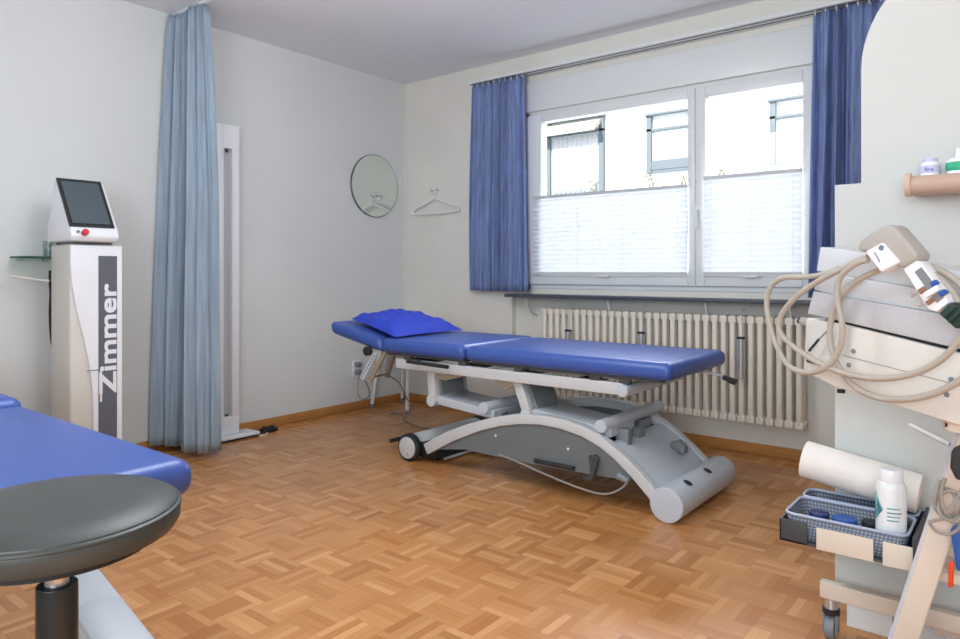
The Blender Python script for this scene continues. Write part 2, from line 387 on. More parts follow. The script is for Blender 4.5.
# tall pale curtain near the device with its ceiling track
tag(B().box(-3.83, -3.05, 1.985, 2.01, 2.432, H-.0005).build('ceiling_track', M_['frame']), 'white curtain track on the ceiling', 'curtain track')
t = thing('tall_curtain', 'tall pale blue curtain gathered from ceiling to floor', 'curtain', (-3.6, 2.0, 0))
def tall(u, v):
    k = 2*PI*7.5*(u+.02*math.sin(u*19+.7)+.012*math.sin(u*37)); e = (1-v)
    x0 = -3.815; x1 = -3.485+.16*e**.5 if False else -3.485+.09*min(1, e*2.2)**.7
    x = x0+(x1-x0)*u
    a = (.022+.030*e**.5)*(.8+.4*math.sin(u*9+1))
    off = a*math.sin(k+.4*math.sin(e*3))+.45*a*math.sin(2.2*k+1.3+e)+.2*a*math.sin(5.1*k)
    yc = 1.995-.075*e*(1-u)**1.2
    return (x+.006*math.sin(k*1.7+e*4), yc+off, .036+2.396*v)
B().grid(tall, 240, 40).build('cloth', M_['curtl'], t, ang=80, solid=.003)
B().grid(lambda u, v: (tall(u, 1)[0], tall(u, 1)[1], 2.385+.04*v), 240, 2).build('heading_tape', M_['curtl'], t, ang=80, solid=.006)

# ---------------- outside ----------------
FY = 11.0
fac = thing('neighbouring_house', 'white rendered house across the street seen through the window', 'house', (-4, FY, -3))
B().box(-16, 8, FY, FY+.4, -3, 8).build('wall', M_['facade'], fac)
def owin(x0_, x1_, z0_, z1_, kind):
    b = B(); fw = .09
    b.box(x0_, x0_+fw, FY-.06, FY, z0_, z1_); b.box(x1_-fw, x1_, FY-.06, FY, z0_, z1_); b.box(x0_, x1_, FY-.06, FY, z1_-.26, z1_-.22); b.box(x0_, x1_, FY-.05, FY, z0_, z0_+.03)
    b.box(x0_-.02, x1_+.02, FY-.1, FY, z1_, z1_+.035)
    f = b.build('window', M_['outframe'], fac)
    B().box(x0_+fw, x1_-fw, FY-.02, FY-.003, z0_+.03, z1_-.2).build('pane', M_['outpane'], f)
    B().grid(lambda u, v: (x0_+fw+.03+(x1_-x0_-2*fw-.06)*u, FY-.03+.012*math.sin(u*60), z0_+.05+(z1_-z0_-.34)*v), 80, 1).build('lace_curtain', M_['outlace'], f, solid=.004)
    if kind == 0: B().prism([(x0_-.15, FY-.02, z1_-.02), (x0_-.15, FY-.3, z1_-.2), (x0_-.15, FY-.3, z1_-.28), (x0_-.15, FY-.02, z1_-.1)], (x1_-x0_+.1, 0, 0)).build('awning', M_['shade'], f)
    if kind == 1: B().box(x0_+fw, x1_-fw, FY-.05, FY-.035, z0_+.05, z0_+.2).build('pelmet', M_['outframe'], f)
owin(-7.15, -5.95, 2.4, 3.75, 0); owin(-5.14, -4.32, 2.66, 3.62, 1); owin(-3.14, -2.0, 2.62, 3.56, 2)
rnd = random.Random(5)
for i, (px, py) in enumerate(((595, 184), (650, 176), (683, 177), (722, 171), (765, 168))):
    c = onp(px, py, (0, 9.0, 0), Vector((0, 1, 0)))
    b = B(); b.tube([(c.x, 9, -1), (c.x+.05, 9.02, c.z-.5), (c.x, 9, c.z+.02)], .012, seg=6, res=3)
    for k in range(9):
        q = c+Vector((rnd.uniform(-.09, .09), rnd.uniform(-.1, .1), rnd.uniform(-.10, .05))); d = Vector((rnd.uniform(-1, 1), rnd.uniform(-1, 1), rnd.uniform(-.2, 1))).normalized()*.038
        s_ = d.orthogonal().normalized()*.012
        b.prism([q-d, q+s_, q+d, q-s_], d.cross(s_).normalized()*.004)
        b.tube([(c.x, 9, c.z-.15), q], .004, seg=5, res=1)
    tag(b.build('shrub_twig', M_['leaf'], ang=60), ['single thin twig outside by the left house window', 'leafy twig tip outside below the middle house window', 'leafy twig tip outside beside the window mullion', 'leafy twig tip above the right blind', 'leafy twig tip outside below the right house window'][i], 'twig', 'shrub twigs outside the window')

# ---------------- radiator ----------------
rad = thing('radiator', 'cream ribbed column radiator under the window', 'radiator', (-1.72, 3.80, .17))
rz0, rz1, ry0, ry1 = .185, .755, 3.775, 3.865
n = 33; rx0, rx1 = -2.51, -.915; pitch = (rx1-rx0)/n
def section(x):
    b = B(); r = .0158
    for yy in (ry0+.014, (ry0+ry1)/2, ry1-.014): b.cyl((x, yy, rz0+.02), (x, yy, rz1-.02), r, seg=12)
    for zc in (rz0+.02, rz1-.02):
        b.prism([(x-pitch*.42, ry0, zc-.018), (x+pitch*.42, ry0, zc-.018), (x+pitch*.42, ry0, zc+.014), (x+pitch*.25, ry0, zc+.022), (x-pitch*.25, ry0, zc+.022), (x-pitch*.42, ry0, zc+.014)], (0, ry1-ry0, 0))
        b.cyl((x-pitch/2, (ry0+ry1)/2, zc), (x+pitch/2, (ry0+ry1)/2, zc), .017, seg=12)
    return b
first = section(rx0+pitch/2).build('section', M_['radiator'], rad, bevel=.004, seg=2)
for i in range(1, n):
    c = first.copy(); C.objects.link(c); c.parent = rad; c.location.x += pitch*i
b = B(); b.cyl((rx1-.005, 3.82, rz1-.02), (rx1+.05, 3.82, rz1-.02), .012); b.cyl((rx1+.03, 3.82, rz1-.02), (rx1+.07, 3.82, rz1-.02), .02)
b.build('valve', M_['chrome'], rad)
b = B()
for x in (-2.3, -1.1): b.box(x-.01, x+.01, ry1-.01, 3.905, .3, .32); b.box(x-.01, x+.01, ry1-.01, 3.905, .6, .62)
b.build('wall_bracket', M_['darkm'], rad)
for x, zt, zb, lab in ((-2.288, .625, .44, 'chrome humidifier tube hanging on the left end of the radiator'), (-1.793, .638, .44, 'chrome humidifier tube hanging on the middle of the radiator'), (-1.22, .642, .425, 'chrome humidifier tube on the right part of the radiator, seen in full length')):
    t = thing('radiator_humidifier', lab, 'humidifier', (x, 3.75, zb), 'humidifiers hung on the radiator')
    B().cyl((x, 3.75, zb), (x, 3.75, zt), .02).build('tube', M_['chrome'], t)
    B().cyl((x, 3.75, zt-.006), (x, 3.75, zt+.004), .0215).build('rim', M_['dark'], t)
    B().tube([(x, 3.773, zt-.02), (x, 3.772, zt+.06), (x, 3.772, rz1+.02), (x, 3.79, rz1+.035), (x, 3.83, rz1+.03)], .002, seg=6, res=4).build('hook', M_['chrome'], t)

# ---------------- mirror, hanger, hooks, socket ----------------
t = thing('round_mirror', 'round frameless mirror on the left wall near the corner', 'mirror', (WX, 3.54, 1.40))
B().cyl((WX+.001, 3.54, 1.628), (WX+.012, 3.54, 1.628), .232, seg=72).build('mirror_rim', M_['mrim'], t)
B().cyl((WX+.0125, 3.54, 1.628), (WX+.0145, 3.54, 1.628), .227, seg=72).build('mirror_glass', M_['mirror'], t)
t = thing('wall_hooks', 'small white wall hook plate with two pegs', 'hook', (-3.49, WY, 1.55))
B().box(-3.535, -3.445, WY-.008, WY, 1.57, 1.612).build('hook_plate', M_['white'], t, bevel=.003)
for x in (-3.52, -3.462): B().tube([(x, WY-.005, 1.60), (x, WY-.035, 1.595), (x, WY-.042, 1.61)], .004, res=3).build('peg', M_['tan'], t)
t = thing('clothes_hanger', 'white clothes hanger hanging on the wall hook', 'hanger', (-3.48, 3.82, 1.43))
yh = 3.822
B().tube([(-3.70, yh, 1.452), (-3.66, yh, 1.475), (-3.49, yh, 1.535), (-3.475, yh, 1.535), (-3.30, yh, 1.478), (-3.262, yh, 1.468), (-3.252, yh, 1.45), (-3.27, yh, 1.432), (-3.48, yh, 1.428), (-3.68, yh, 1.43), (-3.712, yh, 1.438), (-3.70, yh, 1.452)], .008, res=5).build('hanger_body', M_['white'], t)
B().tube([(-3.482, yh, 1.54), (-3.482, yh, 1.575), (-3.47, yh, 1.588), (-3.463, yh, 1.606), (-3.478, yh, 1.618), (-3.495, yh, 1.605)], .003, res=5).build('hanger_hook', M_['white'], t)
t = thing('wall_socket', 'white double wall socket with grey plugs behind the table head', 'socket', (WX, 3.36, .25))
B().box(WX, WX+.010, 3.325, 3.39, .235, .355).build('socket_plate', M_['white'], t, bevel=.003)
for z in (.325, .27): B().cyl((WX+.010, 3.358, z), (WX+.05, 3.36, z), .021, .017).build('plug', M_['steelm'], t)

# ---------------- white frame unit on base plate ----------------
t = thing('standing_panel', 'tall white standing panel on a flat base plate beside the pale curtain', 'standing panel', (-3.72, 2.2, 0))
B().box(-3.80, -3.66, 2.0, 2.455, .012, .028).build('base_plate', M_['devwhite'], t, bevel=.003)
B().box(-3.79, -3.67, 2.01, 2.445, 0.0, .012).build('base_foot', M_['dark'], t)
b = B(); b.box(-3.765, -3.72, 2.11, 2.25, .03, 1.86); b.box(-3.765, -3.72, 2.305, 2.352, .137, 1.72); b.box(-3.765, -3.72, 2.25, 2.352, 1.72, 1.86); b.box(-3.765, -3.72, 2.25, 2.352, .03, .137)
b.build('upright_frame', M_['devwhite'], t, bevel=.003)
B().box(-3.762, -3.745, 2.25, 2.305, .137, 1.72).build('recessed_strip', M_['devgrey'] if False else M_['grille'], t)
b = B(); b.cyl((-3.735, 2.278, 1.7), (-3.735, 2.278, 1.718), .01); b.cyl((-3.735, 2.278, .139), (-3.735, 2.278, .15), .01); b.build('end_cap', M_['darkm'], t)
# small foot pedal
t = thing('foot_switch', 'small black double foot switch lying by the skirting', 'switch', (-3.7, 2.56, 0))
B().box(-3.745, -3.685, 2.50, 2.60, 0, .025).build('switch_body', M_['dark'], t, bevel=.006)
for y in (2.525, 2.575): B().cyl((-3.715, y, .024), (-3.715, y, .036), .017).build('switch_button', M_['dark'], t)
B().tube([(-3.69, 2.52, .006), (-3.655, 2.50, .004), (-3.645, 2.47, .0035), (-3.655, 2.45, .0035)], .0035, seg=8).build('switch_cord', M_['white'], t)

# ---------------- treatment table ----------------
TO = Vector((-1.84, 2.92, 0))
YN, YF = 2.60, 3.24
def ysh(*a): return a
def table(lab, loc, ux=0, full=True):
    t = thing('treatment_table', lab, 'treatment table', TO, 'blue and grey treatment tables')
    U = lambda x: x+ux     # upper part sits over the base with this shift
    # cushions
    jx = 0 if full else .15
    B().box(U(-2.178)+jx, U(-1.135)+(.018 if full else 0), YN, YF, .556, .63).build('leg_cushion', M_['blue'], t, bevel=.032, seg=6)
    B().box(U(-2.765), U(-2.184)+jx, YN, YF, .556, .634 if full else .648).build('seat_cushion', M_['blue'], t, bevel=.032, seg=6)
    pr = [(-2.77, .552), (-3.195, .633), (-3.215, .706), (-2.785, .630)]
    h = B(); h.xz([(U(x), z) for x, z in pr], YN+.01, YF-.01)
    h.build('head_cushion', M_['blue'], t, bevel=.032, seg=6)
    # boards under cushions
    b = B(); b.box(U(-2.15), U(-1.17), YN+.03, YF-.03, .545, .557); b.box(U(-2.75), U(-2.20), YN+.03, YF-.03, .545, .557)
    b.build('cushion_board', M_['darkm'], t)
    # side rails
    for s, y in ((1, YN+.03), (-1, YF-.06)):
        B().box(U(-2.68), U(-1.34), y, y+.03, .476, .528).build('side_rail', M_['beigem'], t, bevel=.004)
    for x in (-2.66, -2.3, -1.95, -1.6): B().box(U(x), U(x)+.03, YN+.06, YF-.06, .485, .52).build('cross_member', M_['darkm'], t, bevel=.003)
    for x in (-2.62, -2.24, -1.9, -1.5, -1.36):
        for yy in (YN+.03, YF-.06): B().box(U(x), U(x)+.05, yy, yy+.03, .526, .547).build('spacer', M_['darkm'], t, bevel=.003)
    B().cyl((U(-1.335), YN+.012, .498), (U(-1.335), YF-.02, .498), .026, seg=32).build('end_tube', M_['steel'], t, bevel=.003)
    # black grip handle
    B().cyl((U(-2.55), YN-.012, .527), (U(-2.27), YN-.012, .521), .010).build('grip_handle', M_['dark'], t)
    B().tube([(U(-2.5), YN-.012, .526), (U(-2.5), YN+.03, .53)], .005, res=1).build('handle_arm', M_['darkm'], t)
    # levers and mechanics under the foot end
    if full: B().tube([(U(-1.45), YF-.2, .53), (U(-1.2), YF-.12, .532), (U(-1.13), YF-.10, .525), (U(-1.08), YF-.10, .512)], .006).build('release_lever', M_['steel'], t)
    if full: B().cyl((U(-1.10), YF-.10, .516), (U(-1.045), YF-.10, .498), .011, .015).build('release_knob', M_['dark'], t)
    B().tube([(U(-2.05), YN+.07, .532), (U(-1.9), YN+.10, .54), (U(-1.6), YN+.16, .54)], .007, res=4).build('linkage_rod', M_['steel'], t)
    B().cyl((U(-2.0), YN+.2, .525), (U(-1.45), YN+.2, .525), .014).build('gas_spring', M_['steel'], t)
    # head section brackets
    q = B(); q.xz([(U(-2.79), .575), (U(-2.755), .575), (U(-2.90), .375), (U(-2.925), .39)], YN+.05, YN+.062); q.build('head_bracket', M_['tan'], t)
    q = B(); q.xz([(U(-2.85), .545), (U(-2.80), .56), (U(-2.925), .385), (U(-2.955), .40)], YN+.02, YN+.028)
    q.build('perforated_quadrant', M_['steel'], t)
    b = B()
    for k in range(8):
        f = k/7; b.cyl((U(-2.838-.096*f), YN+.018, .528-.118*f), (U(-2.838-.096*f), YN+.021, .528-.118*f), .004, seg=8)
    b.build('quadrant_hole', M_['dark'], t)
    q = B(); q.xz([(U(-2.965), .575), (U(-2.915), .575), (U(-2.985), .39), (U(-3.035), .40)], 2.88, 2.892); q.build('head_bracket', M_['steel'], t)
    q = B(); q.xz([(U(-2.935), .50), (U(-2.915), .54), (U(-2.985), .365), (U(-3.015), .37)], 2.862, 2.88); q.build('bracket_edge', M_['tan'], t)
    B().cyl((U(-2.90), YN+.05, .40), (U(-3.0), 2.885, .39), .006).build('bracket_rod', M_['steelm'], t)
    B().cyl((U(-2.87), YN-.01, .556), (U(-2.87), YN+.02, .556), .026).build('lock_knob', M_['dark'], t, bevel=.004)
    # lift levers: parallelogram
    for s in (0, 1):
        ya, yb = (2.66, 2.70) if s == 0 else (2.88, 2.92)
        for (xt, xb) in ((-2.45, -2.445), (-1.90, -1.85)):
            B().xz([(U(xt)-.03, .48), (U(xt)+.02, .48), (xb+.03, .33), (xb-.02, .325)], ya, yb).build('lift_post', M_['beigem'], t, bevel=.003)
            B().cyl((xb+.005, ya-.012, .325), (xb+.005, yb+.012, .325), .03, seg=24).build('pivot', M_['beigem'], t)
        B().xz([(U(-2.43), .478), (U(-2.20), .478), (U(-2.36), .435), (U(-2.40), .44)], ya+.01, yb-.01).build('gusset', M_['tan'], t)
        B().xz([(U(-1.88), .478), (U(-2.06), .478), (U(-1.97), .43)], ya+.01, yb-.01).build('gusset', M_['tan'], t)
    for (xt, xb) in ((-2.44, -2.43), (-1.88, -1.835)):
        B().prism([(U(xt)+.0, 2.70, .47), (U(xt)+.016, 2.70, .47), (xb+.026, 2.70, .355), (xb+.01, 2.70, .355)], (0, .18, 0)).build('lift_plate', M_['steelm'], t)
    B().xz([(-2.42, .350), (-2.05, .318), (-2.05, .278), (-2.42, .305)], 2.675, 2.905).build('lift_arm', M_['steel'], t, bevel=.003)
    B().xz([(-1.82, .355), (-1.42, .318), (-1.42, .280), (-1.82, .312)], 2.675, 2.905).build('lift_arm', M_['steel'], t, bevel=.003)
    for x, z in ((-2.085, .332), (-1.448, .332))[:2 if full else 1]:
        B().cyl((x, 2.635, z), (x, 3.225 if full else 3.06, z), .028, seg=28).build('cross_tube', M_['steel'], t, bevel=.002)
    # motor between arches
    if full: B().cyl((-1.75, 2.9, .24), (-1.38, 2.9, .26), .035).build('motor', M_['steelm'], t)
    for a_ in () if not full else ((-1.43, -1.37, 2.74, 2.78, .2, .31), (-2.1, -2.04, 2.72, 2.78, .15, .3), (-1.47, -1.43, 3.0, 3.1, .18, .30)): B().box(*a_).build('motor_bracket', M_['steelm'], t, bevel=.004)
    # base arches
    out = [(-2.462, .104), (-2.317, .184), (-2.20, .235), (-2.092, .274), (-1.99, .306), (-1.90, .327), (-1.80, .341), (-1.70, .345), (-1.61, .340), (-1.52, .325), (-1.45, .300), (-1.393, .270), (-1.32, .225), (-1.25, .170), (-1.18, .108)]
    inn = [(-1.20, .062), (-1.25, .108), (-1.302, .156), (-1.37, .208), (-1.441, .249), (-1.53, .282), (-1.639, .300), (-1.75, .302), (-1.856, .290), (-1.97, .265), (-2.092, .224), (-2.19, .182), (-2.283, .137), (-2.38, .085), (-2.435, .055)]
    for ya, yb in ((2.615, 2.66), (3.16, 3.205)):
        B().xz(out+inn, ya, yb).build('base_arch', M_['beigem'], t, bevel=.003)
        pan = [(-2.36, .092), (-2.19, .182), (-2.092, .224), (-1.97, .265), (-1.856, .290), (-1.75, .302), (-1.639, .300), (-1.53, .282), (-1.441, .249), (-1.37, .208), (-1.31, .160), (-1.30, .135), (-1.36, .128), (-1.50, .123), (-1.70, .118), (-2.0, .116), (-2.19, .118)]
        if full: B().xz(pan, ya+.010, yb-.010).build('side_cover', M_['cover'], t)
    if full:
        for x, z in ((-2.0, .215), (-1.60, .215)): B().cyl((x, 2.622, z), (x, 2.6255, z), .006, seg=12).build('cover_screw', M_['white'], t)
    # sloping lid on the foot end, between the arches
    lid = [(-1.42, .262), (-1.39, .255), (-1.32, .212), (-1.25, .158), (-1.18, .10), (-1.19, .085), (-1.26, .142), (-1.33, .196), (-1.42, .245)]
    if full: B().xz(lid, 2.66, 3.16).build('sloping_lid', M_['steel'], t, bevel=.002)
    if full: B().box(-2.0, -1.43, 2.66, 3.16, .215, .225).build('inner_tray', M_['darkm'], t)
    if full: B().xz([(-1.30, .215), (-1.27, .225), (-1.235, .20), (-1.235, .165), (-1.30, .19)], 3.02, 3.07).build('lid_knob', M_['steelm'], t, bevel=.006)
    # foot cylinder
    cy = B().cyl((-1.137, 2.60, .07), (-1.137, 3.215, .07), .0695, seg=48).build('foot_cylinder', M_['steel'], t, bevel=.003)
    for y in (2.74, 2.96):
        B().lathe([(.001, 0), (.014, .0005), (.019, .003), (.014, .006), (.001, .007)], (-1.105, y, .131), seg=16, axis=(.4, 0, .9)).build('foot_inlay', M_['dark'], cy)
    # wheels and head-end housing
    B().cyl((-2.565, 2.665, .072), (-2.565, 3.175, .072), .064, seg=36).build('axle_housing', M_['beigem'], t)
    for ya, yb, yc in ((2.605, 2.64, 2.598), (3.18, 3.215, 3.217)):
        wh = B().cyl((-2.565, ya, .072), (-2.565, yb, .072), .0715, seg=40).build('wheel', M_['dark'], t, bevel=.006)
        B().cyl((-2.565, yc, .072), (-2.565, (ya+yb)/2, .072), .056, seg=40).build('wheel_cap', M_['beigem'], wh, bevel=.002)
        B().cyl((-2.56, yc-.001, .04), (-2.56, yc+.01, .04), .004, seg=8).build('wheel_screw', M_['darkm'], wh)
    B().box(-2.54, -2.42, 2.66, 3.16, .02, .10).build('axle_box', M_['dark'], t, bevel=.004)
    B().box(-2.415, -2.40, 2.72, 3.14, .012, .02).build('brake_bar', M_['steel'], t)
    b = B(); b.cyl((-2.82, 2.73, .045), (-2.82, 3.15, .045), .011); b.build('pedal_bar', M_['dark'], t)
    for yy in (2.95, 3.1): B().tube([(-2.82, yy, .045), (-2.60, yy, .05)], .008, res=1).build('pedal_arm', M_['darkm'], t)
    # pedal hardware by the near side
    B().cyl((-1.76, 2.60, .142), (-1.555, 2.60, .142), .010).build('side_bar', M_['dark'], t)
    B().xz([(-1.475, .215), (-1.43, .215), (-1.44, .165), (-1.455, .115), (-1.50, .105), (-1.50, .12), (-1.465, .135)], 2.58, 2.60).build('foot_lever', M_['darkm'], t, bevel=.003)
    B().cyl((-1.455, 2.575, .205), (-1.455, 2.612, .205), .012).build('lever_pivot', M_['darkm'], t)
    B().cyl((-1.345, 2.60, .150), (-1.30, 2.60, .135), .016, .01).build('cable_gland', M_['steelm'], t)
    B().tube([(-1.30, 2.60, .14), (-1.33, 2.60, .10), (-1.40, 2.59, .065), (-1.52, 2.60, .062), (-1.70, 2.61, .085), (-1.88, 2.62, .115), (-1.98, 2.62, .13)], .0045).build('underside_cable', M_['gcord'], t)
    if not full:
        # arch cover plate with its rounded overlay, seen below the stool
        z_ = lambda x: .33-.28*(x+1.45)
        for nm, xa, xb, th in (('arch_cover', -1.60, -1.08, 0), ('cover_overlay', -1.27, -1.08, .010)):
            q = [(xb, 3.225), (xa, 3.225)] if not th else [(xb, 3.215)]+[(xa+.045-.045*math.sin(math.radians(k)), 3.17+.045*math.cos(math.radians(k))) for k in range(0, 181, 15)]
            q += [(xa, 3.135), (xb, 3.135)] if not th else [(xb, 3.125)]
            B().prism([(x, y, z_(x)+th+.004) for x, y in q], (0, 0, -.012)).build(nm, M_['steel'], t, bevel=.0015)
    if full:
        fl = lambda x, y: onp(x, y, (0, 0, .005), Vector((0, 0, 1)))
        B().tube([(-2.93, 2.8, .40), (-2.98, 2.95, .33), (-3.08, 3.12, .20), (-3.18, 3.27, .09), fl(391, 413), fl(403, 414.5), fl(404, 419), fl(414, 424.5), fl(430, 428), fl(444, 429)], .0045, seg=8).build('power_cord', M_['gcord'], t)
        B().tube([(-2.94, 2.64, .39), (-3.02, 2.75, .31), (-3.3, 3.0, .20), (-3.6, 3.22, .12), (-3.77, 3.33, .12), (-3.80, 3.358, .20), (-3.785, 3.358, .265)], .0035, seg=8).build('mains_lead', M_['gcord'], t)
    t.location = loc
    return t
table('blue cushioned treatment table with pillow standing before the radiator', TO)
table('blue cushioned treatment table cut off by the left edge behind the stool', (TO.x-.30, TO.y-2.527, 0), ux=.165, full=False)

# pillow
def pill(u, v, s):
    a, b_ = u*2-1, v*2-1
    f = (max(0, 1-abs(a)**2.2)*max(0, 1-abs(b_)**2.2))**.45
    h = (.070 if s > 0 else .012)*f
    pinch = .05
    x = a*(1-pinch*(1-abs(b_)**2)*0-.06*(1-abs(b_)**1.5)) ; y = b_*(1-.06*(1-abs(a)**1.5))
    wr = (.005*math.sin(a*9+b_*4)+.004*math.sin(b_*13-a*6)+.0025*math.sin(a*23+b_*5))*min(1, f*2.2) if s > 0 else 0
    return x, y, s*h+wr
A, Bq, Cq, D = Vector((-3.14, 2.72, .710)), Vector((-2.665, 2.61, .638)), Vector((-2.66, 3.17, .638)), Vector((-3.15, 3.20, .712))
def pw(u, v, s):
    x, y, h = pill(u, v, s); uu = (x+1)/2; vv = (y+1)/2
    p_ = A.lerp(Bq, uu).lerp(D.lerp(Cq, uu), vv)
    sag = -.030*max(0, 1-abs(uu-.72)*2.2)
    return (p_.x, p_.y, p_.z+h+.006)
b = B(); b.grid(lambda u, v: pw(u, v, 1), 40, 40); b.grid(lambda u, v: pw(u, v, -1), 40, 40)
bmesh.ops.remove_doubles(b.bm, verts=b.bm.verts, dist=.0015)
tag(b.build('pillow', M_['pillow'], ang=80), 'royal blue pillow lying on the head end of the far treatment table', 'pillow')

# small white table in the corner
t = thing('side_table', 'small white four-legged side table in the corner behind the treatment table', 'side table', (-3.62, 3.67, 0))
for x, y, xx, yy in ((-3.80, 3.49, -3.74, 3.53), (-3.80, 3.80, -3.74, 3.76), (-3.44, 3.49, -3.47, 3.53), (-3.44, 3.80, -3.47, 3.76)):
    l = B().cyl((x, y, .022), (xx, yy, .50), .013, .013, seg=16).build('leg', M_['white'], t)
    B().cyl((x, y, 0), (x, y, .024), .014, .015, seg=16).build('leg_tip', M_['steelm'], l)
B().box(-3.79, -3.42, 3.48, 3.82, .50, .525).build('table_top', M_['white'], t, bevel=.006)

# ---------------- laser / shockwave tower by the left wall ----------------
t = thing('therapy_tower', 'white therapy device tower with tilted touch screen by the left wall', 'medical device', (-3.5, 1.4, 0))
B().box(-3.625, -3.405, 1.305, 1.525, .03, 1.13).build('tower_body', M_['device'], t, bevel=.012)
B().box(-3.61, -3.42, 1.32, 1.51, .012, .031).build('tower_foot', M_['dark'], t)
fp = [(1.303, 1.125), (1.53, 1.125), (1.53, .04), (1.40, .04)] + [(1.40-.097*(3*k*k-2*k*k*k) if k < 1 else 1.303, z) for k, z in ((.0, .35), (.1, .45), (.25, .57), (.45, .70), (.65, .82), (.85, .95), (1, 1.05))]
B().yz(fp, -3.405, -3.392).build('front_panel', M_['devwhite'], t, bevel=.003)
B().box(-3.392, -3.3900, 1.422, 1.505, .04, 1.078).build('logo_strip', M_['devgrey'], t)
B().box(-3.392, -3.3888, 1.37, 1.425, .548, .552).build('panel_seam', M_['steelm'], t)
B().box(-3.60, -3.43, 1.33, 1.50, 1.128, 1.145).build('neck', M_['steelm'], t)
head = B(); head.xz([(-3.365, 1.142), (-3.352, 1.165), (-3.362, 1.195), (-3.515, 1.425), (-3.545, 1.43), (-3.58, 1.30), (-3.625, 1.22), (-3.625, 1.142)], 1.29, 1.50)
hd = head.build('screen_head', M_['devwhite'], t, bevel=.008)
dv = Vector((-.153, 0, .230)).normalized(); nn = Vector((.230, 0, .153)).normalized()
def scr(y0_, y1_, a, b_, th, off):
    o = Vector((-3.362, 0, 1.195))+nn*off
    p1 = o+dv*a; p2 = o+dv*b_
    return B().prism([(p1.x, y0_, p1.z), (p1.x, y1_, p1.z), (p2.x, y1_, p2.z), (p2.x, y0_, p2.z)], nn*th)
sf = scr(1.288, 1.482, .012, .285, .008, .0005).build('screen_bezel', M_['screenf'], hd)
scr(1.303, 1.467, .028, .268, .0012, .009).build('touch_screen', M_['screen'], sf)
B().cyl((-3.352, 1.345, 1.178), (-3.332, 1.345, 1.186), .014).build('emergency_button', M_['red'], hd, bevel=.003)
B().cyl((-3.353, 1.318, 1.183), (-3.345, 1.318, 1.186), .006).build('key_switch', M_['steelm'], hd)
def text(s_, size, name, m, parent, basis, loc, offset=0, sx=1, extrude=.0006):
    shifts = [(0, 0)] if not offset else [(i*offset, j*offset) for i in (-1, 0, 1) for j in (-1, 0, 1)]
    cu = bpy.data.curves.new(name, 'FONT'); cu.body = s_; cu.size = size; cu.extrude = extrude; cu.space_character = 1.0
    tmp = bpy.data.objects.new(name, cu); C.objects.link(tmp)
    bpy.context.view_layer.update()
    me = bpy.data.meshes.new_from_object(tmp.evaluated_get(bpy.context.evaluated_depsgraph_get())); bpy.data.objects.remove(tmp)
    mx_ = Matrix((basis[0]*sx, basis[1], basis[2])).transposed().to_4x4()
    me.transform(Matrix.Translation(Vector(loc)-Vector(parent['_o'])) @ mx_)
    if offset:
        bm = bmesh.new()
        for i, j in shifts:
            m2_ = me.copy(); m2_.transform(Matrix.Translation(basis[0]*i+basis[1]*j+basis[2]*((i/offset+3*j/offset)*.00004))); bm.from_mesh(m2_)
        bm.to_mesh(me); bm.free()
    me.materials.clear(); me.materials.append(m)
    o = bpy.data.objects.new(name, me); C.objects.link(o); o.parent = parent
    return o
text('Zimmer', .105, 'lettering', M_['devwhite'], t, (Vector((0, 0, 1)), Vector((0, -1, 0)), Vector((1, 0, 0))), (-3.3898, 1.499, .435), offset=.003, sx=1.48)
B().box(-3.39, -3.3888, 1.428, 1.437, .40, .548).build('logo_bar', M_['devwhite'], t)
t.location.y -= .008; t.location.z -= .012
# holder arm and cable at its left
B().tube([(-3.60, 1.33, 1.135), (-3.64, 1.33, 1.125), (-3.68, 1.335, 1.115)], .008).build('probe_holder', M_['steelm'], t)
B().tube([(-3.70, 1.33, 1.01), (-3.69, 1.325, .96), (-3.665, 1.32, .90), (-3.66, 1.315, .80), (-3.655, 1.32, .68), (-3.64, 1.33, .62), (-3.61, 1.34, .60)], .006).build('probe_cable', M_['dark'], t)
B().tube([(-3.626, 1.30, .96), (-3.74, 1.17, .985)], .006, res=1).build('cable_arm', M_['device'], t)
t2 = thing('glass_shelf', 'narrow green glass shelf left of the therapy tower', 'shelf', (-3.74, 1.2, 1.06))
B().box(WX, -3.64, 1.195, 1.375, 1.058, 1.066).build('glass_plate', M_['gshelf'], t2)
for y in (1.23, 1.34): B().box(WX, WX+.03, y-.01, y+.01, 1.045, 1.058).build('shelf_clip', M_['chrome'], t2)
cup = B().lathe([(.018, 0), (.020, .004), (.024, .075), (.0225, .075), (.0185, .006), (.001, .005)], (-3.735, 1.325, 1.0665), seg=24)
tag(cup.build('drinking_glass', M_['gcup']), 'small clear glass standing on the glass shelf', 'glass')

# ---------------- black stool in the foreground ----------------
sx, sy, sz = -1.108, .405, .606
t = thing('stool', 'round dark grey padded stool in the left foreground', 'stool', (sx, sy, 0))
B().lathe([(.001, 0), (.145, 0), (.158, .005), (.1645, .016), (.165, .032), (.161, .042), (.151, .048), (.115, .053), (.06, .0555), (.001, .056)], (sx, sy, sz), seg=72).build('seat_cushion', M_['leather'], t)
B().lathe([(.1640, .033), (.1662, .035), (.1656, .038), (.162, .040)], (sx, sy, sz), seg=72).build('piping', M_['leather'], t)
B().cyl((sx, sy, sz-.012), (sx, sy, sz), .13, seg=48).build('seat_plate', M_['dark'], t)
B().cyl((sx, sy, .50), (sx, sy, sz-.012), .016).build('gas_spring', M_['chrome'], t)
B().cyl((sx, sy, .12), (sx, sy, sz-.066), .027, seg=32).build('column', M_['stem'], t, bevel=.002)
hub = B().cyl((sx, sy, .07), (sx, sy, .125), .04, .03, seg=32).build('hub', M_['stem'], t)
